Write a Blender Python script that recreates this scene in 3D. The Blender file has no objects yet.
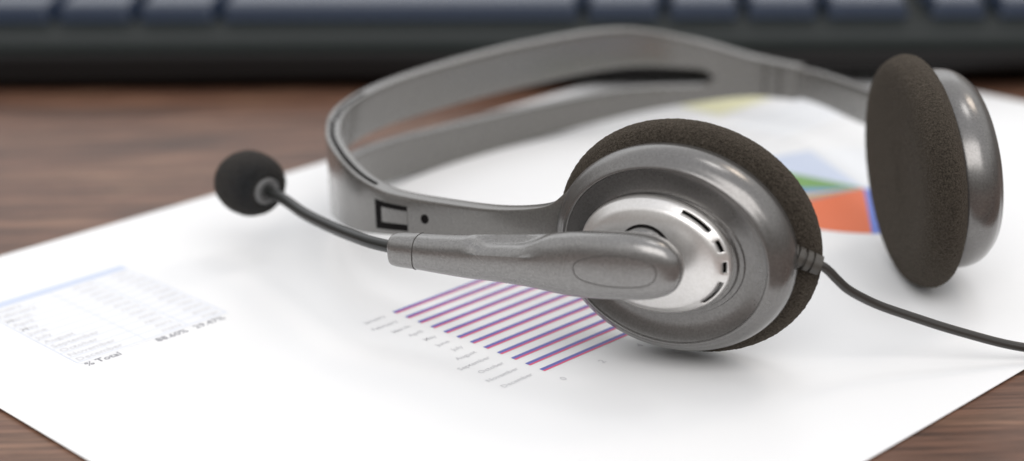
import bpy, bmesh, math, random
from mathutils import Vector, Matrix, noise
random.seed(7)
C = bpy.context.scene.collection
SC = bpy.context.scene
S = 0.01                      # all numbers below are centimetres
R = math.radians

# ------------------------------------------------------------------ camera, world, lamps, exposure
cam_d = bpy.data.cameras.new('camera'); cam = bpy.data.objects.new('camera', cam_d); C.objects.link(cam)
SC.camera = cam
cam_d.sensor_width = 36.0; cam_d.lens = 62.5
cam_d.clip_start = 0.01; cam_d.clip_end = 60
PITCH, ROLL = R(19.9), R(1.54)
m = Matrix.Rotation(R(90) - PITCH, 4, 'X') @ Matrix.Rotation(-ROLL, 4, 'Z')
cam.matrix_world = Matrix.Translation((0, 0, 13.87 * S)) @ m
cam_d.dof.use_dof = True
cam_d.dof.focus_distance = 33.3 * S
cam_d.dof.aperture_fstop = 8.0

w = bpy.data.worlds.new('World'); SC.world = w; w.use_nodes = True
nt = w.node_tree; bg = nt.nodes['Background']
tc = nt.nodes.new('ShaderNodeTexCoord'); sx = nt.nodes.new('ShaderNodeSeparateXYZ')
rp = nt.nodes.new('ShaderNodeValToRGB')
nt.links.new(tc.outputs['Generated'], sx.inputs[0]); nt.links.new(sx.outputs['Z'], rp.inputs[0])
cr = rp.color_ramp
cr.elements[0].position = 0.0; cr.elements[0].color = (0.17, 0.145, 0.125, 1)
cr.elements[1].position = 1.0; cr.elements[1].color = (0.95, 0.96, 1.0, 1)
e = cr.elements.new(0.22); e.color = (0.33, 0.315, 0.305, 1)
e = cr.elements.new(0.5); e.color = (1.0, 1.0, 1.0, 1)
nt.links.new(rp.outputs[0], bg.inputs[0]); bg.inputs[1].default_value = 0.88

def area(name, loc, target, sx_, sy_, power, col):
    d = bpy.data.lights.new(name, 'AREA'); d.shape = 'RECTANGLE'; d.size = sx_ * S; d.size_y = sy_ * S
    d.energy = power; d.color = col
    o = bpy.data.objects.new(name, d); C.objects.link(o)
    o.location = Vector(loc) * S
    o.rotation_euler = (Vector(target) - Vector(loc)).to_track_quat('-Z', 'Y').to_euler()
    return o
area('window_light', (-20, 190, 66), (2, 36, 0), 190, 90, 2.9, (0.93, 0.96, 1.0))
area('highlight_light', (35, 60, 150), (2, 36, 0), 32, 32, 1.5, (1.0, 0.98, 0.96))
area('highlight_light', (85, 100, 130), (2, 36, 0), 30, 30, 1.8, (1.0, 0.86, 0.72))  # added for warm highlights on cups and wood, not a known fixture
area('front_fill_light', (10, -70, 110), (2, 36, 0), 150, 80, 11.5, (1.0, 0.97, 0.95))  # added front fill that softens the shade, not a known lamp

SC.view_settings.view_transform = 'Standard'; SC.view_settings.look = 'None'
SC.view_settings.exposure = 0.0; SC.view_settings.gamma = 1.0

# ------------------------------------------------------------------ materials
def mat(name, col, rough=0.5, metal=0.0, spec=0.5, **kw):
    mt = bpy.data.materials.new(name); mt.use_nodes = True
    b = mt.node_tree.nodes['Principled BSDF']
    b.inputs['Base Color'].default_value = (*col, 1); b.inputs['Roughness'].default_value = rough
    b.inputs['Metallic'].default_value = metal; b.inputs['Specular IOR Level'].default_value = spec
    for k, v in kw.items(): b.inputs[k.replace('_', ' ')].default_value = v
    return mt
def nodes(mt): return mt.node_tree.nodes, mt.node_tree.links, mt.node_tree.nodes['Principled BSDF']
def tex_noise(mt, scale, detail=2, rough=0.5, vec=None):
    n, l, b = nodes(mt); t = n.new('ShaderNodeTexNoise'); t.inputs['Scale'].default_value = scale
    t.inputs['Detail'].default_value = detail; t.inputs['Roughness'].default_value = rough
    if vec is None:
        c = n.new('ShaderNodeTexCoord'); vec = c.outputs['Object']
    l.new(vec, t.inputs['Vector']); return t
def ramp(mt, src, stops):
    n, l, b = nodes(mt); r = n.new('ShaderNodeValToRGB'); l.new(src, r.inputs[0]); cr = r.color_ramp
    cr.elements[0].position, cr.elements[0].color = stops[0][0], (*stops[0][1], 1)
    cr.elements[1].position, cr.elements[1].color = stops[-1][0], (*stops[-1][1], 1)
    for p, c in stops[1:-1]:
        e = cr.elements.new(p); e.color = (*c, 1)
    return r
def bump(mt, src, strength, dist):
    n, l, b = nodes(mt); u = n.new('ShaderNodeBump'); u.inputs['Strength'].default_value = strength
    u.inputs['Distance'].default_value = dist; l.new(src, u.inputs['Height'])
    l.new(u.outputs[0], b.inputs['Normal']); return u
def speckled(name, c0, c1, rough, metal, scale=2600, bs=0.25):
    mt = mat(name, c0, rough, metal); t = tex_noise(mt, scale, 2, 0.6)
    r = ramp(mt, t.outputs['Fac'], [(0.35, c0), (0.65, c1)])
    n, l, b = nodes(mt); l.new(r.outputs[0], b.inputs['Base Color'])
    t2 = tex_noise(mt, 90, 3, 0.6); mr = n.new('ShaderNodeMapRange')
    mr.inputs['To Min'].default_value = rough - 0.05; mr.inputs['To Max'].default_value = rough + 0.07
    l.new(t2.outputs['Fac'], mr.inputs['Value']); l.new(mr.outputs[0], b.inputs['Roughness'])
    bump(mt, t.outputs['Fac'], bs, 0.0001); return mt

M_SHELL = speckled('pewter_plastic', (0.168, 0.163, 0.158), (0.218, 0.212, 0.207), 0.23, 0.7, 2600, 0.10)
M_BOOM = speckled('pewter_boom_plastic', (0.215, 0.210, 0.205), (0.29, 0.284, 0.278), 0.25, 0.7, 2600, 0.16)
M_BAND = speckled('grey_band_plastic', (0.134, 0.129, 0.120), (0.168, 0.162, 0.152), 0.27, 0.35, 2200, 0.12)
M_SILVER = speckled('silver_metal', (0.76, 0.745, 0.725), (0.82, 0.805, 0.79), 0.30, 0.75, 1800, 0.08)
M_BLACK = mat('recess_shade_black', (0.006, 0.005, 0.005), 0.8, 0, 0.1)  # near-black colour stands in for the shade inside gaps and recesses
M_GROOVE = mat('dark_groove', (0.05, 0.046, 0.042), 0.5, 0.2)
for q_, cw in ((M_BAND, 0.6), (M_SHELL, 0.25), (M_BOOM, 0.25)):
    q_.node_tree.nodes['Principled BSDF'].inputs['Coat Weight'].default_value = cw
    q_.node_tree.nodes['Principled BSDF'].inputs['Coat Roughness'].default_value = 0.16
M_OVAL = mat('soft_groove', (0.10, 0.095, 0.09), 0.35, 0.5)
M_CABLE = mat('grey_cable_rubber', (0.036, 0.033, 0.030), 0.34)
M_NECK = mat('black_gooseneck_rubber', (0.014, 0.015, 0.014), 0.3)
M_RELIEF = mat('strain_relief_rubber', (0.06, 0.055, 0.048), 0.5)
M_COLLAR = mat('grey_collar_plastic', (0.13, 0.13, 0.13), 0.4)

def foam(name, c0, c1):
    mt = mat(name, c0, 0.95, 0, 0.15); n, l, b = nodes(mt)
    t = tex_noise(mt, 2900, 3, 0.74); r = ramp(mt, t.outputs['Fac'], [(0.36, c0), (0.66, c1)])
    l.new(r.outputs[0], b.inputs['Base Color'])
    b.inputs['Sheen Weight'].default_value = 0.16; b.inputs['Sheen Roughness'].default_value = 0.5
    b.inputs['Sheen Tint'].default_value = (0.8, 0.68, 0.56, 1)
    bump(mt, t.outputs['Fac'], 1.0, 0.0006); return mt
M_FOAM = foam('brown_foam', (0.015, 0.012, 0.009), (0.090, 0.076, 0.060))
M_MICFOAM = foam('black_foam', (0.004, 0.005, 0.006), (0.024, 0.028, 0.033))

# wood
M_WOOD = mat('dark_wood', (0.1, 0.06, 0.04), 0.42, 0, 0.34)
n, l, b = nodes(M_WOOD)
tcn = n.new('ShaderNodeTexCoord'); mp = n.new('ShaderNodeMapping')
mp.inputs['Rotation'].default_value = (0, 0, R(-14)); mp.inputs['Scale'].default_value = (9, 34, 9)
l.new(tcn.outputs['Object'], mp.inputs['Vector'])
t1 = tex_noise(M_WOOD, 1.6, 8, 0.62, mp.outputs[0]); t1.inputs['Distortion'].default_value = 0.7
mp2 = n.new('ShaderNodeMapping'); mp2.inputs['Rotation'].default_value = (0, 0, R(-14)); mp2.inputs['Scale'].default_value = (30, 700, 30)
l.new(tcn.outputs['Object'], mp2.inputs['Vector'])
t2 = tex_noise(M_WOOD, 1.0, 4, 0.7, mp2.outputs[0])
r1 = ramp(M_WOOD, t1.outputs['Fac'], [(0.30, (0.085, 0.050, 0.036)), (0.5, (0.155, 0.080, 0.053)), (0.70, (0.24, 0.136, 0.088))])
r2 = ramp(M_WOOD, t2.outputs['Fac'], [(0.36, (0.36, 0.34, 0.32)), (0.60, (1.2, 1.18, 1.16))])
mx = n.new('ShaderNodeMix'); mx.data_type = 'RGBA'; mx.blend_type = 'MULTIPLY'; mx.inputs[0].default_value = 0.85
l.new(r1.outputs[0], mx.inputs[6]); l.new(r2.outputs[0], mx.inputs[7]); l.new(mx.outputs[2], b.inputs['Base Color'])
bump(M_WOOD, t2.outputs['Fac'], 0.22, 0.0003)

M_PAPER = mat('glossy_white_paper', (0.90, 0.905, 0.91), 0.38, 0, 0.2)
t = tex_noise(M_PAPER, 18, 3, 0.5); bump(M_PAPER, t.outputs['Fac'], 0.3, 0.002)
def ink(name, col): return mat(name, col, 0.42, 0, 0.35)
M_BLUE = ink('blue_ink', (0.11, 0.13, 0.48)); M_RED = ink('red_ink', (0.80, 0.08, 0.20))
M_TXT = ink('grey_ink', (0.66, 0.66, 0.68)); M_TXTD = ink('dark_grey_ink', (0.30, 0.30, 0.33))
M_HDR = ink('pale_blue_ink', (0.62, 0.69, 0.84)); M_WASH = ink('pale_table_ink', (0.865, 0.875, 0.90))
M_ORANGE = ink('orange_ink', (0.78, 0.17, 0.06)); M_GREEN = ink('green_ink', (0.20, 0.38, 0.12))
M_LBLUE = ink('light_blue_ink', (0.64, 0.71, 0.86)); M_SBLUE = ink('slate_blue_ink', (0.14, 0.22, 0.66))
M_TAN = ink('tan_ink', (0.36, 0.27, 0.24)); M_YEL = ink('yellow_ink', (0.72, 0.55, 0.22)); M_CYAN = ink('teal_ink', (0.18, 0.33, 0.62))
M_PYEL = ink('pale_yellow_ink', (0.85, 0.83, 0.56)); M_PBLUE = ink('pale_blue_wash', (0.865, 0.885, 0.91)); M_GRID = ink('chart_line_ink', (0.62, 0.62, 0.64))

M_KCASE = mat('dark_green_black_plastic', (0.008, 0.011, 0.010), 0.45, 0, 0.04)
M_KFRONT = mat('black_plastic', (0.008, 0.007, 0.007), 0.6, 0, 0.2)
M_KEY = mat('dark_key_plastic', (0.018, 0.032, 0.066), 0.27, 0, 0.75)

# ------------------------------------------------------------------ object helpers
def empty(name, loc):
    o = bpy.data.objects.new(name, None); C.objects.link(o); o.location = Vector(loc) * S
    o.empty_display_size = 0.01; return o
def worldloc(o):
    v = Vector(o.location)
    while o.parent: o = o.parent; v += Vector(o.location)
    return v
def build(name, verts, faces, m, parent=None, smooth=True, origin=None):
    """verts in cm world space; the object's own origin goes to its centre (or origin)"""
    me = bpy.data.meshes.new(name)
    if origin is None:
        origin = sum((Vector(v) for v in verts), Vector()) / max(1, len(verts))
    origin = Vector(origin)
    me.from_pydata([(Vector(v) - origin) * S for v in verts], [], faces); me.materials.append(m)
    bm = bmesh.new(); bm.from_mesh(me); bmesh.ops.recalc_face_normals(bm, faces=bm.faces); bm.to_mesh(me); bm.free()
    if smooth:
        for p in me.polygons: p.use_smooth = True
    o = bpy.data.objects.new(name, me); C.objects.link(o)
    base = worldloc(parent) if parent else Vector()
    o.parent = parent; o.location = origin * S - base
    return o
def tag(o, label=None, cat=None, kind=None, group=None):
    if label: o['label'] = label
    if cat: o['category'] = cat
    if kind: o['kind'] = kind
    if group: o['group'] = group
    return o
def sharp(o, ang=35):
    me = o.data; bm = bmesh.new(); bm.from_mesh(me)
    for e in bm.edges:
        if len(e.link_faces) == 2 and e.calc_face_angle(0) > R(ang): e.smooth = False
    bm.to_mesh(me); bm.free(); return o
def bevel(o, w_, seg=2, ang=40):
    md = o.modifiers.new('bevel', 'BEVEL'); md.width = w_ * S; md.segments = seg
    md.limit_method = 'ANGLE'; md.angle_limit = R(ang); return o
def catmull(P, n=8):
    P = [Vector(p) for p in P]; out = []
    Q = [P[0] * 2 - P[1]] + P + [P[-1] * 2 - P[-2]]
    for i in range(1, len(Q) - 2):
        for k in range(n):
            t = k / n; a, b_, c, d = Q[i - 1], Q[i], Q[i + 1], Q[i + 2]
            out.append(0.5 * ((2 * b_) + (c - a) * t + (2 * a - 5 * b_ + 4 * c - d) * t * t + (3 * b_ - a - 3 * c + d) * t ** 3))
    out.append(P[-1]); return out
def tube(path, rad, seg=20, caps=True):
    """path: Vectors, rad: number or per-point list"""
    V = []; F = []; n_ = len(path); up = Vector((0, 0, 1))
    for i, p in enumerate(path):
        t = (path[min(i + 1, n_ - 1)] - path[max(i - 1, 0)]).normalized()
        a = t.cross(up).normalized(); b_ = a.cross(t)
        r = rad[i] if isinstance(rad, (list, tuple)) else rad
        for k in range(seg):
            an = 2 * math.pi * k / seg; V.append(p + (a * math.cos(an) + b_ * math.sin(an)) * r)
    for i in range(n_ - 1):
        for k in range(seg):
            k2 = (k + 1) % seg; F.append((i * seg + k, i * seg + k2, (i + 1) * seg + k2, (i + 1) * seg + k))
    if caps: F += [tuple(range(seg)), tuple((n_ - 1) * seg + k for k in range(seg))]
    return V, F
def lathe(frame, prof, kx=1.0, seg=128, closed=False, skip=None, a0=0):
    """frame (origin, h, v, n); prof list of (r, z)"""
    O, h, v, n_ = frame; V = []; F = []
    for q_ in prof:
        r, z = q_[0], q_[1]; kx = q_[2] if len(q_) > 2 else kx
        for k in range(seg):
            an = 2 * math.pi * k / seg
            V.append(O + h * (r * kx * math.cos(an)) + v * (r * math.sin(an)) + n_ * z)
    m_ = len(prof)
    for i in range(m_ - (0 if closed else 1)):
        i2 = (i + 1) % m_
        for k in range(seg):
            if skip and skip(i, k * 360.0 / seg): continue
            k2 = (k + 1) % seg; F.append((i * seg + k, i * seg + k2, i2 * seg + k2, i2 * seg + k))
    return V, F
def smooth_prof(P, n=5):
    return [(q.x, q.y) for q in catmull([Vector((r, z, 0)) for r, z in P], n)]
def fuzz(V, amp, freq, ctr):
    out = []
    for v in V:
        q = Vector(v) * freq; d = noise.noise(q) * amp + noise.noise(q * 2.7) * amp * 0.6
        out.append(v + (v - ctr).normalized() * d)
    return out
def box(x0, x1, y0, y1, z0, z1):
    V = [(x, y, z) for z in (z0, z1) for y in (y0, y1) for x in (x0, x1)]
    return V, [(0, 2, 3, 1), (4, 5, 7, 6), (0, 1, 5, 4), (2, 6, 7, 3), (0, 4, 6, 2), (1, 3, 7, 5)]

# ------------------------------------------------------------------ table
V, F = box(-95, 95, -12, 130, -3, 0)
tb = build('table', V, F, M_WOOD, smooth=False); tag(tb, kind='structure'); bevel(tb, 0.3, 3)

# ------------------------------------------------------------------ printed sheet
U = Vector((0.723, 0.691, 0)).normalized(); W = Vector((U.y, -U.x, 0)); O0 = Vector((-14.836, 35.09, 0))
PW, VA, VB = 29.7, 0.68, 20.48
def height(u, v):
    z = 0.02 + 0.015 * (1 + noise.noise(Vector((u * 0.16, v * 0.2, 3.1))))
    z += 0.008 * (1 + math.sin(u * 0.42 + v * 0.31))
    d = min(u, PW - u, v - VA, VB - v)
    z += 0.012 * max(0, 1 - d / 1.6) ** 2
    return z
def page(u, v, dz=0.0):
    p = O0 + U * u + W * v; return Vector((p.x, p.y, height(u, v) + dz))
NU, NV = 118, 82
V = [page(PW * i / NU, VA + (VB - VA) * j / NV) for j in range(NV + 1) for i in range(NU + 1)]
F = [(j * (NU + 1) + i, j * (NU + 1) + i + 1, (j + 1) * (NU + 1) + i + 1, (j + 1) * (NU + 1) + i) for j in range(NV) for i in range(NU)]
nv_ = len(V); V += [Vector((p.x, p.y, p.z - 0.012)) for p in V]; F += [tuple(nv_ + k for k in reversed(f_)) for f_ in F]
ring = [i for i in range(NU)] + [j * (NU + 1) + NU for j in range(NV)] + [NV * (NU + 1) + i for i in range(NU, 0, -1)] + [j * (NU + 1) for j in range(NV, 0, -1)]
F += [(ring[k], ring[(k + 1) % len(ring)], nv_ + ring[(k + 1) % len(ring)], nv_ + ring[k]) for k in range(len(ring))]
sheet = build('printed_sheet', V, F, M_PAPER, origin=(3.0, 37.6, 0.0)); sharp(sheet, 50)
tag(sheet, 'white glossy paper printed with charts and a table, lying under the headset', 'paper')
def patch(name, quads, m, parent, dz=0.006, sub=0.6):
    """quads of (u0,u1,v0,v1) laid on the page"""
    V = []; F = []
    for (u0, u1, v0, v1) in quads:
        nu = max(1, int(abs(u1 - u0) / sub)); nv = max(1, int(abs(v1 - v0) / sub)); b0 = len(V)
        for j in range(nv + 1):
            for i in range(nu + 1): V.append(page(u0 + (u1 - u0) * i / nu, v0 + (v1 - v0) * j / nv, dz))
        for j in range(nv):
            for i in range(nu):
                a = b0 + j * (nu + 1) + i; F.append((a, a + 1, a + nu + 2, a + nu + 1))
    return build(name, V, F, m, parent)
def text(name, items, m, parent, dz=0.007):
    """items: (string, u, v, size, align) on one mesh; reads along +u"""
    V = []; F = []
    for s, u, v, size, al in items:
        cu = bpy.data.curves.new('t', 'FONT'); cu.body = s; cu.size = size; cu.align_x = al; cu.resolution_u = 2
        cu.offset = 0.012 * size
        ob = bpy.data.objects.new('t', cu); C.objects.link(ob)
        me = ob.evaluated_get(bpy.context.evaluated_depsgraph_get()).to_mesh()
        b0 = len(V)
        for q in me.vertices: V.append(page(u + q.co.x, v - q.co.y, dz))
        for p in me.polygons: F.append(tuple(b0 + k for k in p.vertices))
        ob.to_mesh_clear(); bpy.data.objects.remove(ob); bpy.data.curves.remove(cu)
    return build(name, V, F, m, parent)
def part(name, parent, loc):
    o = bpy.data.objects.new(name, None); C.objects.link(o); o.parent = parent
    o.location = Vector(loc) * S - worldloc(parent); o.empty_display_size = 0.01; return o

# bar chart
bc = part('bar_chart', sheet, page(9.5, 11.8))
lens = [4.7, 4.5, 4.3, 4.6, 3.9, 4.4, 4.0, 4.3, 3.7, 4.4, 3.2, 4.6]
months = ['January', 'February', 'March', 'April', 'May', 'June', 'July', 'August', 'September', 'October', 'November', 'December']
for i in range(12):
    v0 = 9.70 + i * 0.385; L = lens[i]
    patch('bar', [(7.85, 7.85 + L, v0 - 0.035, v0 + 0.055)], M_BLUE, bc).__setitem__('label', 'blue bar')
    patch('bar', [(7.85, 7.85 + L * (0.98 - 0.03 * (i % 3)), v0 + 0.055, v0 + 0.105)], M_RED, bc).__setitem__('label', 'red bar')
text('bar_label', [(months[i], 7.6, 9.70 + i * 0.385 + 0.07, 0.18, 'RIGHT') for i in range(12)], M_TXT, bc)
text('axis_label', [(s, 7.85 + k * 1.05, 9.70 + 12 * 0.385 + 0.28, 0.22, 'CENTER') for k, s in enumerate(['0', '2', '4', '6', '8'])], M_TXT, bc)

# table of months
dt = part('data_table', sheet, page(4, 5.3))
patch('table_body', [(2.05, 5.55, 3.45, 7.22)], M_WASH, dt, 0.004)
patch('header_row', [(2.05, 5.55, 3.18, 3.45)], M_HDR, dt, 0.005)
text('row_name', [(months[i], 2.12, 3.72 + i * 0.304, 0.24, 'LEFT') for i in range(12)], M_TXT, dt)
patch('grid_line', [(2.05, 5.55, 3.46 + k * 0.304, 3.475 + k * 0.304) for k in range(13)] + [(u_, u_ + 0.014, 3.46, 7.1) for u_ in (2.05, 3.6, 4.6, 5.54)], M_HDR, dt, 0.0055)
# illegible figures: little broken dashes
q = []
for i in range(12):
    for u0 in (4.05, 5.0):
        u = u0 + random.uniform(0, 0.08)
        while u < u0 + 0.44:
            d = random.uniform(0.035, 0.07); v0 = 3.60 + i * 0.304; q.append((u, u + d, v0, v0 + random.uniform(0.06, 0.12))); u += d + random.uniform(0.025, 0.04)
patch('figure_column', q, M_TXT, dt, 0.007)
text('total_row', [('% Total', 2.12, 3.76 + 12 * 0.304, 0.25, 'LEFT'), ('88.60%', 3.72, 3.76 + 12 * 0.304, 0.25, 'LEFT'), ('29.47%', 4.62, 3.76 + 12 * 0.304, 0.25, 'LEFT')], M_TXTD, dt)

# pie chart
PC = (20.62, 12.2); PR = 3.2
pc = part('pie_chart', sheet, page(*PC))
def wedge(a0, a1, m, lab, r=PR):
    # angles in page space, 0 = +u, growing towards +v (down the page)
    na = max(2, int(abs(a1 - a0) / 4)); nr = 6; V = []; F = []
    for i in range(na + 1):
        a = R(a0 + (a1 - a0) * i / na)
        for j in range(nr + 1): V.append(page(PC[0] + math.cos(a) * r * max(0.01, j / nr), PC[1] + math.sin(a) * r * j / nr, 0.006))
    for i in range(na):
        for j in range(nr):
            a = i * (nr + 1) + j; F.append((a, a + 1, a + nr + 2, a + nr + 1))
    o = build('wedge', V, F, m, pc); o['label'] = lab
def pang(X, Y):    # world-space heading to page angle
    d = Vector((X, Y, 0)); return math.degrees(math.atan2(d.dot(W), d.dot(U)))
# world headings (deg from +X, ccw)
def wd(h0, h1, m, lab):
    a = [pang(math.cos(R(h)), math.sin(R(h))) for h in (h0, h1)]
    if a[1] > a[0]: a[1] -= 360
    wedge(a[0], a[1], m, lab)
wd(140, 176, M_GREEN, 'green pie wedge'); wd(176, 192, M_CYAN, 'teal pie wedge'); wd(192, 200, M_YEL, 'yellow pie wedge')
wd(200, 210, M_TAN, 'tan pie wedge'); wd(210, 262, M_ORANGE, 'orange pie wedge'); wd(262, 318, M_SBLUE, 'slate blue pie wedge')
wd(318, 400, M_LBLUE, 'light blue pie wedge'); wd(40, 104, M_PBLUE, 'very pale blue pie wedge'); wd(104, 140, M_LBLUE, 'light blue pie wedge')
# faint washes of a second chart behind
ac = part('area_chart', sheet, page(24.5, 6))
patch('yellow_wash', [(23.2, 26.2, 3.6, 5.6)], M_PYEL, ac, 0.004); patch('blue_wash', [(22.6, 26.0, 6.3, 8.2)], M_PBLUE, ac, 0.004)
patch('grid_line', [(22.0, 27.0, 5.8 + k * 0.9, 5.82 + k * 0.9) for k in range(4)], M_GRID, ac, 0.005)

# ------------------------------------------------------------------ headset
HS = empty('headset', (2.0, 36.0, 0.1))
tag(HS, 'grey plastic headset with brown foam ear pads lying across the printed sheet', 'headset')
def frame(c, th, ph):
    n_ = Vector((math.cos(ph) * math.sin(th), -math.cos(ph) * math.cos(th), math.sin(ph)))
    h = Vector((math.cos(th), math.sin(th), 0)); v = n_.cross(h)
    if v.z < 0: v = -v
    return (Vector(c), h, v, n_)
KX = 1.15
def cup(fr, z_sign, sc, ps=1.0):
    """z_sign +1: frame n is the outward face; -1: frame n looks at the ear"""
    O, h, v, n_ = fr; n_ = n_ * z_sign; f = (O, h, v, n_)
    prof = smooth_prof([(1.2, 0.20), (1.72, 0.22), (1.88, 0.34), (1.94, 0.58), (1.915, 0.80), (1.84, 0.96), (1.74, 1.07)], 5)
    prof += smooth_prof([(1.72, 1.095), (1.68, 1.125), (1.65, 1.13), (1.63, 1.11)], 3)
    prof += smooth_prof([(1.625, 1.10), (1.52, 1.05), (1.42, 1.015), (1.33, 1.0), (1.265, 0.995)], 3)
    prof += [(1.25, 1.03), (1.18, 1.03), (1.16, 1.10), (0.8, 1.16), (0.0001, 1.2)]
    prof = [(r * sc * (1 if (i < 40 or r > 1.58) else 1 - 0.11 * min(1, (1.58 - r) / 0.3)), z * sc, 1.19 if (i < 40 or r > 1.58) else 1.19 + 0.15 * min(1, (1.58 - r) / 0.3)) for i, (r, z) in enumerate(prof)]
    V, F = lathe(f, prof, KX, 160)
    hou = build('ear_cup', V, F, M_SHELL, HS, origin=O); sharp(hou, 22)
    # foam pad: rounded disc
    P = [(0.0001, -0.36), (0.7, -0.36), (1.3, -0.40), (1.8, -0.43), (2.08, -0.36), (2.22, -0.20), (2.285, 0.0), (2.24, 0.17), (2.12, 0.29), (1.9, 0.36), (1.3, 0.36)]
    V, F = lathe(f, [(r * sc * ps, z * sc) for r, z in smooth_prof(P, 9)], KX, 420)
    V = fuzz(V, 0.012, 26, O)
    V = [p + n_ * (noise.noise(p * 22 + Vector((9, 3, 1))) * 0.012 * (1 if (p - O).dot(n_) > 0 else -1)) for p in V]
    pad = build('ear_pad', V, F, M_FOAM, hou)
    return f, hou, pad
near = frame((3.275, 31.163, 2.375), -0.495, -0.01)
nf, ncup, npad = cup(near, 1, 1.02, 0.975)
O, hv, vv, nv = nf
# silver cap with its vent slots
slots = [(38, 65), (16, 28), (-7, 6), (-46, -17)]
SEG = 180
cap_prof = [(1.235, 1.04), (1.23, 1.14), (1.22, 1.18), (1.205, 1.205), (1.185, 1.225), (1.13, 1.27), (1.08, 1.315), (1.06, 1.335), (1.0, 1.36), (0.8, 1.405), (0.55, 1.44), (0.3, 1.46), (0.0001, 1.465)]
def sk(i, a):
    if i != 4: return False
    a = a if a <= 180 else a - 360
    return any(s0 <= a < s1 for s0, s1 in slots)
CX = 1.34; cf = (O - hv * 0.155 + vv * 0.03 + nv * 0.02, hv, vv, nv); cap_prof = [(r * 0.905, z) for r, z in cap_prof]
V, F = lathe(cf, cap_prof, CX, SEG, skip=sk)
cap = build('silver_cap', V, F, M_SILVER, ncup); sharp(cap, 25)
md = cap.modifiers.new('solid', 'SOLIDIFY'); md.thickness = 0.05 * S; md.offset = -1
V, F = lathe(cf, [(1.06, 1.04), (1.03, 1.12), (0.96, 1.19), (0.86, 1.25), (0.0001, 1.27)], CX, 90)
build('vent_backing', V, F, M_BLACK, ncup)
# pivot stub
pv = (O + hv * -0.22 + vv * 0.15, hv, vv, nv)
V, F = lathe(pv, [(0.50, 1.40), (0.50, 1.60), (0.47, 1.64), (0.0001, 1.65)], 1.0, 64)
build('pivot_stub', V, F, M_BOOM, ncup)
V, F = lathe(pv, [(0.545, 1.35), (0.545, 1.47), (0.49, 1.47)], 1.0, 64)
build('gap_shade_ring', V, F, M_BLACK, ncup)  # black ring paints the shaded gap around the stub

far = frame((7.93, 34.6, 2.385), -1.51, -0.06)
fn = far[3]; far = (far[0] - fn * 0.36, far[1], far[2], far[3])
ff, fcup, fpad = cup(far, -1, 1.035)
# stitched seam ridge on the far pad comes with its own profile; cap of the far cup
V, F = lathe(ff, cap_prof, CX, 96)
build('silver_cap', V, F, M_SILVER, fcup)

# headband stations: x, y, zc, half height
st = [(1.36, 31.58, 2.46, 1.05), (1.04, 31.72, 2.48, .64), (0.66, 31.95, 2.43, .38), (-0.23, 32.6, 2.24, .32), (-1.44, 33.6, 2.02, .385), (-2.17, 34.2, 1.92, .435), (-2.61, 34.7, 1.84, .50),
      (-3.15, 35.55, 1.75, .64), (-3.62, 36.6, 1.74, .80), (-3.92, 38.0, 1.64, .95), (-3.85, 39.8, 1.51, 1.12), (-3.03, 41.6, 1.44, 1.23), (-1.49, 43.5, 1.37, 1.31),
      (0.57, 45.2, 1.40, 1.32), (3.01, 46.3, 1.55, 1.20), (4.92, 46.55, 1.47, .89), (6.5, 45.9, 1.46, .55), (7.62, 44.8, 1.54, .45)]
ST = []
P4 = [(Vector(s[:3]), s[3]) for s in st]
pp = catmull([s[0] for s in P4], 12); hh = [q.x for q in catmull([Vector((s[1], 0, 0)) for s in P4], 12)]
NP = len(pp)
tot = NP - 1
# slot runs from station 7 to a bit past station 15
s0, s1 = 8.7 * 12, 15.35 * 12
V = []; F = []; NR = 5
def slot_w(i):
    if i <= s0 or i >= s1: return 0.0
    d = min(i - s0, (s1 - i) * 3.0)
    hwv = 0.16 + 0.12 * max(0, min(1, (i - 125) / 55))
    return hwv * math.sqrt(max(0, 1 - (1 - min(1, d / 7.0)) ** 2))
def slot_c(i): return -0.10 + 0.12 * max(0, min(1, (i - 96) / 24)) - 0.19 * max(0, min(1, (i - 125) / 55))
rows = []
for i, p in enumerate(pp):
    ws = slot_w(i); SC0 = slot_c(i); lo = [-1 + (SC0 - ws + 1) * j / NR for j in range(NR + 1)]; hi = [SC0 + ws + (1 - SC0 - ws) * j / NR for j in range(NR + 1)]
    row = []
    for j, t in enumerate(lo + hi):
        if j == NR + 1 and ws == 0: row.append(row[NR]); continue
        # slight crown: upper rib leans outwards
        V.append(p + Vector((0, 0, t * hh[i]))); row.append(len(V) - 1)
    rows.append(row)
for i in range(NP - 1):
    a, b_ = rows[i], rows[i + 1]
    for j in range(2 * NR + 1):
        if j == NR:
            continue
        f_ = [a[j], a[j + 1], b_[j + 1], b_[j]]; f_ = list(dict.fromkeys(f_))
        if len(f_) >= 3: F.append(tuple(f_))
band = build('headband', V, F, M_BAND, HS)
md = band.modifiers.new('solid', 'SOLIDIFY'); md.thickness = 0.34 * S; md.offset = 0; md.use_even_offset = True
bevel(band, 0.06, 3, 50)
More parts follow.
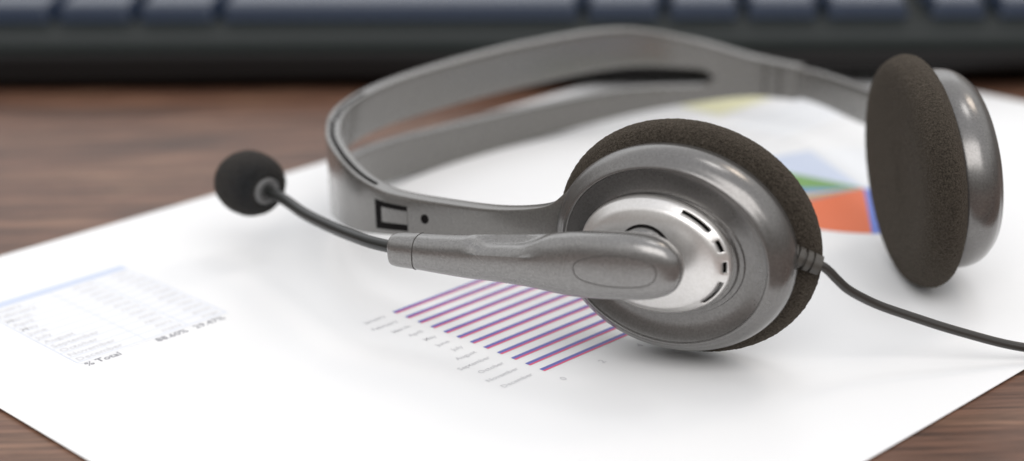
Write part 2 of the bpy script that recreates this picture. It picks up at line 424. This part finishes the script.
# slider arm from the band end to the far cup
s2 = [(7.35, 45.15, 1.52, .40), (8.0, 44.0, 1.60, .42), (8.62, 42.0, 1.74, .46), (9.0, 39.7, 2.0, .42), (9.05, 37.9, 2.2, .45), (8.95, 36.7, 2.3, .55)]
pp2 = catmull([Vector(s[:3]) for s in s2], 8); h2 = [q.x for q in catmull([Vector((s[3], 0, 0)) for s in s2], 8)]
V = []; F = []
for i, p in enumerate(pp2):
    for t in (-1, -0.5, 0, 0.5, 1): V.append(p + Vector((0, 0, t * h2[i])))
for i in range(len(pp2) - 1):
    for j in range(4): a = i * 5 + j; F.append((a, a + 1, a + 6, a + 5))
sl = build('slider_arm', V, F, M_BAND, HS)
md = sl.modifiers.new('solid', 'SOLIDIFY'); md.thickness = 0.2 * S; md.offset = 0; bevel(sl, 0.05, 3, 50)

# slider window and screw hole on the near arm: follow the band surface
def band_pt(i, t, off):
    i = max(0, min(NP - 1.001, i)); k = int(i); f_ = i - k
    p = pp[k].lerp(pp[k + 1], f_); tg = (pp[min(k + 3, NP - 1)] - pp[max(k - 3, 0)]).normalized(); nrm = tg.cross(Vector((0, 0, 1)))
    if nrm.y > 0: nrm = -nrm
    return p + Vector((0, 0, t * (hh[k] * (1 - f_) + hh[k + 1] * f_))) + nrm * off
def plate(name, i0, i1, t0, t1, o0, o1, m, parent, n_=10):
    V = []; F = []
    for k in range(n_ + 1):
        i = i0 + (i1 - i0) * k / n_
        for (t, o_) in ((t0, o0), (t0, o1), (t1, o1), (t1, o0)): V.append(band_pt(i, t, o_))
    for k in range(n_):
        for j in range(4): a = k * 4 + j; b_ = k * 4 + (j + 1) % 4; F.append((a, b_, b_ + 4, a + 4))
    F += [(0, 1, 2, 3), tuple(n_ * 4 + j for j in range(4))]
    return build(name, V, F, m, parent, smooth=False)
I0, I1 = 4.72 * 12, 6.12 * 12
plate('recess_shade_plate', I0, I1, -0.74, 0.52, 0.09, 0.174, M_BLACK, band)  # raised black plate, coloured dark in place of the recess's shade
plate('slider_strip', I0 + 0.0, I1 - 3.6, -0.40, 0.28, 0.09, 0.180, M_BAND, band)
def top_strip(name, i0, i1, m, parent):
    V = []; F = []; k_ = 0
    for k in range(int(i0), int(i1) + 1):
        for off in (-0.02, 0.075): V.append(band_pt(k, 1.0, off) + Vector((0, 0, 0.012)))
    for k in range(int(i1) - int(i0)): a = 2 * k; F.append((a, a + 1, a + 3, a + 2))
    return build(name, V, F, m, parent)
top_strip('groove_shade_strip', 6.3 * 12, 10.6 * 12, M_BLACK, band)  # black strip laid on the edge to paint the groove's shade
for q_ in (16.30, 16.62): plate('sleeve_seam', q_ * 12, q_ * 12 + 0.5, -0.97, 0.97, 0.14, 0.174, M_GROOVE, band, 1)
c = band_pt(4.22 * 12, 0.0, 0.168); tg = (band_pt(4.5 * 12, 0, 0) - band_pt(4.0 * 12, 0, 0)).normalized(); nr = tg.cross(Vector((0, 0, 1)))
if nr.y > 0: nr = -nr
V, F = lathe((c, tg, Vector((0, 0, 1)), nr), [(0.10, -0.02), (0.10, 0.012), (0.075, 0.015), (0.06, 0.004), (0.0001, 0.004)], 1, 24)
build('screw_hole', V, F, M_BLACK, band)

# ------------------------------------------------------------------ microphone boom (superelliptic loft)
bs = [(-2.26, 31.95, 2.00, .27, .24), (-2.24, 31.94, 2.00, .305, .28), (-2.11, 31.86, 2.01, .325, .30), (-1.80, 31.68, 2.04, .338, .31), (-1.74, 31.65, 2.04, .338, .31), (-1.3, 31.4, 2.07, .365, .33), (-0.8, 31.1, 2.12, .40, .34),
      (-0.25, 30.75, 2.20, .43, .35), (0.31, 30.40, 2.27, .475, .36), (0.75, 30.13, 2.32, .54, .37), (1.14, 29.90, 2.37, .595, .375), (1.55, 29.62, 2.45, .61, .38), (1.9, 29.42, 2.51, .612, .385), (2.25, 29.27, 2.54, .60, .385), (2.5, 29.19, 2.54, .56, .38), (2.72, 29.13, 2.53, .47, .35), (2.88, 29.09, 2.53, .34, .28), (2.96, 29.07, 2.53, .20, .18), (3.0, 29.06, 2.53, .05, .05)]
bp = catmull([Vector(s[:3]) for s in bs], 5); bh = [q for q in catmull([Vector((s[3], s[4], 0)) for s in bs], 5)]
V = []; F = []; NB = 48
for i, p in enumerate(bp):
    tg = (bp[min(i + 2, len(bp) - 1)] - bp[max(i - 2, 0)]).normalized(); fr_ = tg.cross(Vector((0, 0, 1))).normalized()
    if fr_.y > 0: fr_ = -fr_
    upv = tg.cross(fr_); upv = upv if upv.z > 0 else -upv
    s_ = i / 5.0
    ss = lambda t: max(0, min(1, t)) ** 2 * (3 - 2 * max(0, min(1, t)))
    dip = 0.15 * ss((s_ - 6.15) / 0.55) * ss((9.1 - s_) / 1.5)      # thumb scoop on the top front
    for k in range(NB):
        a = 2 * math.pi * k / NB; ca, sa = math.cos(a), math.sin(a)
        ex = 0.74
        x_ = math.copysign(abs(ca) ** ex, ca) * bh[i].y; y_ = math.copysign(abs(sa) ** ex, sa) * bh[i].x
        if sa > 0.3 and ca > -0.35: y_ -= dip * min(1, (ca + 0.35) / 0.25) * min(1, (sa - 0.3) / 0.15)
        V.append(p + fr_ * x_ + upv * y_)
for i in range(len(bp) - 1):
    for k in range(NB): k2 = (k + 1) % NB; F.append((i * NB + k, i * NB + k2, (i + 1) * NB + k2, (i + 1) * NB + k))
F += [tuple(range(NB)), tuple((len(bp) - 1) * NB + k for k in range(NB))]
boom = build('microphone_boom', V, F, M_BOOM, HS)
sharp(boom, 60)
def boom_surf(i, a, off):
    i = max(0, min(len(bp) - 1.001, i)); k = int(i); f_ = i - k
    def pt(j):
        tg = (bp[min(j + 2, len(bp) - 1)] - bp[max(j - 2, 0)]).normalized(); fr_ = tg.cross(Vector((0, 0, 1))).normalized()
        if fr_.y > 0: fr_ = -fr_
        upv = tg.cross(fr_); upv = upv if upv.z > 0 else -upv
        ca, sa = math.cos(a), math.sin(a); ex = 0.74
        return bp[j] + fr_ * (math.copysign(abs(ca) ** ex, ca) * bh[j].y + off * ca) + upv * (math.copysign(abs(sa) ** ex, sa) * bh[j].x + off * sa)
    return pt(k).lerp(pt(k + 1), f_)
# oval groove
path = []
for k in range(49):
    t_ = 2 * math.pi * k / 48
    ic = 12.35 * 5; path.append(boom_surf(ic + 2.0 * 5 * math.cos(t_), 0.02 + 0.38 * math.sin(t_), 0.0))
V, F = tube(path, 0.010, 8, caps=False); build('oval_groove', V, F, M_OVAL, boom)
# seam ring near the collar
path = [boom_surf(3.5 * 5, 2 * math.pi * k / 48, 0.0) for k in range(49)]
V, F = tube(path, 0.011, 8, caps=False); build('seam_ring', V, F, M_GROOVE, boom)

# gooseneck, collar, foam windscreen
gp = catmull([(-2.2, 31.9, 2.03), (-2.45, 32.15, 1.99), (-2.88, 32.7, 1.91), (-3.56, 33.8, 1.77), (-4.29, 35.0, 1.68), (-4.82, 35.9, 1.70), (-5.22, 36.4, 1.74)], 8)
V, F = tube(gp, 0.125, 20); gn = build('gooseneck', V, F, M_NECK, boom)
mc = Vector((-5.70, 36.95, 1.76)); ax = (Vector((-5.14, 36.35, 1.70)) - mc); ax = ax.normalized()
hx = ax.cross(Vector((0, 0, 1))).normalized(); vx = hx.cross(ax)
mf = (mc, hx * 1.04, vx * 0.97, ax)
V, F = lathe(mf, smooth_prof([(0.0001, -0.74), (0.28, -0.71), (0.52, -0.56), (0.675, -0.30), (0.72, 0.0), (0.69, 0.27), (0.58, 0.50), (0.42, 0.60), (0.30, 0.60)], 8), 1, 160)
V = fuzz(V, 0.016, 16, mc); build('foam_windscreen', V, F, M_MICFOAM, boom)
V, F = lathe(mf, [(0.30, 0.45), (0.305, 0.64), (0.28, 0.68), (0.20, 0.68), (0.17, 0.60), (0.0001, 0.6)], 1, 48)
build('collar', V, F, M_COLLAR, boom)

# cable with ribbed strain relief
cp = catmull([(4.75, 29.75, 2.60), (5.10, 29.68, 2.46), (5.50, 29.68, 2.31), (5.66, 29.69, 2.19), (5.83, 29.72, 2.00), (6.08, 29.8, 1.75), (6.59, 30.0, 1.40), (7.17, 30.1, 1.13), (8.22, 30.15, 0.73), (9.44, 30.2, 0.36), (10.9, 30.2, 0.20), (14, 29.6, 0.10), (22, 28, 0.10), (34, 25, 0.10)], 10)
V, F = tube(cp[4:], 0.085, 16); cab = build('cable', V, F, M_CABLE, HS)
rp_ = []; rr_ = []
A, B = Vector((4.72, 29.76, 2.62)), Vector((5.50, 29.68, 2.30))
NRB = 60
for k in range(NRB + 1):
    t_ = k / NRB; rp_.append(A.lerp(B, t_)); r = 0.225 - 0.045 * t_
    if 0.25 < t_ < 0.95 and ((t_ - 0.25) / 0.175) % 1 < 0.22: r -= 0.05
    rr_.append(r)
V, F = tube(rp_, rr_, 28); o = build('strain_relief', V, F, M_RELIEF, cab); sharp(o, 50)

# ------------------------------------------------------------------ keyboard
KB = empty('keyboard', (0.1, 50.3, 0.0))
tag(KB, 'black computer keyboard out of focus behind the headset', 'keyboard')
ka = R(-5.4); kx = Vector((math.cos(ka), math.sin(ka), 0)); ky = Vector((-kx.y, kx.x, 0)); KO = Vector((0.1, 50.3, 0))
def kt(V): return [KO + kx * v[0] + ky * v[1] + Vector((0, 0, v[2])) for v in V]
# case: cross section extruded, front undercut and rounded
sec = [(y_, z_ + 0.1) for y_, z_ in [(1.9, 0.50), (0.20, 0.62), (0.0, 0.85), (0.05, 1.08), (0.22, 1.22), (0.5, 1.27), (2.95, 1.32), (3.1, 1.22), (12.0, 1.55), (12.15, 1.7), (13.6, 1.75), (14.0, 1.4), (14.0, 0.2)]]
xs = [-24.2, -23.9, 21.6, 21.9]; V = []; F = []
for x in xs:
    for (y, z) in sec: V.append((x, y, z))
ns = len(sec)
for i in range(3):
    for j in range(ns): j2 = (j + 1) % ns; F.append((i * ns + j, i * ns + j2, (i + 1) * ns + j2, (i + 1) * ns + j))
F += [tuple(range(ns)), tuple(3 * ns + j for j in range(ns))]
case = build('case', kt(V), F, M_KCASE, KB, smooth=False); bevel(case, 0.12, 3, 20)
V, F = box(-24.0, 21.7, -0.12, 1.6, 0.2, 1.18); V = [(x, y, 0.68 if (z < 0.5 and x > 0) else (0.12 if z < 0.5 else z)) for x, y, z in V]; o = build('front_shade_skirt', kt(V), F, M_KFRONT, KB, smooth=False); bevel(o, 0.2, 3, 30)  # added black box: keyboard front plus the shade beneath it
for fx in (-20, 17.5):
    for fy in (1.2, 12.6):
        V, F = box(fx, fx + 2.4, fy, fy + 0.8, 0.0, 0.6 if fy < 5 else 0.9); build('foot', kt(V), F, M_KFRONT, KB, smooth=False)
def key(x0, x1, y0, y1, z0, z1):
    ins = 0.16; V = [(x0, y0, z0), (x1, y0, z0), (x1, y1, z0), (x0, y1, z0)]
    V += [(x0 + ins, y0 + 0.14, z1), (x1 - ins, y0 + 0.14, z1), (x1 - ins, y1 - 0.22, z1 + 0.05), (x0 + ins, y1 - 0.22, z1 + 0.05)]
    F = [(3, 2, 1, 0), (4, 5, 6, 7), (0, 1, 5, 4), (1, 2, 6, 5), (2, 3, 7, 6), (3, 0, 4, 7)]
    o = build('key', kt(V), F, M_KEY, KB, smooth=False); bevel(o, 0.09, 3, 30); return o
g = 0.12
edges0 = [-22.3, -19.8, -17.3, -14.72, -12.1, -9.45, 1.93, 4.43, 6.82, 9.2, 11.9, 13.1]
row0 = [(edges0[i], edges0[i + 1]) for i in range(10)] + [(12.3, 14.2), (14.3, 16.2), (16.3, 18.2)]
for a, b_ in row0: key(a + g, b_ - g, 3.25, 4.95, 1.32, 1.90)
for r_i in range(1, 5):
    y0 = 3.25 + 1.75 * r_i; x = -22.3; off = (0, 4.2, 3.4, 2.9, 1.9)[r_i]
    z0 = 1.32 + 0.07 * r_i
    key(x + g, x + off - g, y0, y0 + 1.6, z0, z0 + 0.62); x += off
    while x < 9.5: key(x + g, x + 1.9 - g, y0, y0 + 1.6, z0, z0 + 0.62); x += 1.9
    key(x + g, 11.9 - g if x < 11 else x + 1.5, y0, y0 + 1.6, z0, z0 + 0.62)
    if r_i != 2:
        for c_ in range(3): key(12.3 + 2 * c_, 14.2 + 2 * c_, y0, y0 + 1.6, z0, z0 + 0.62)
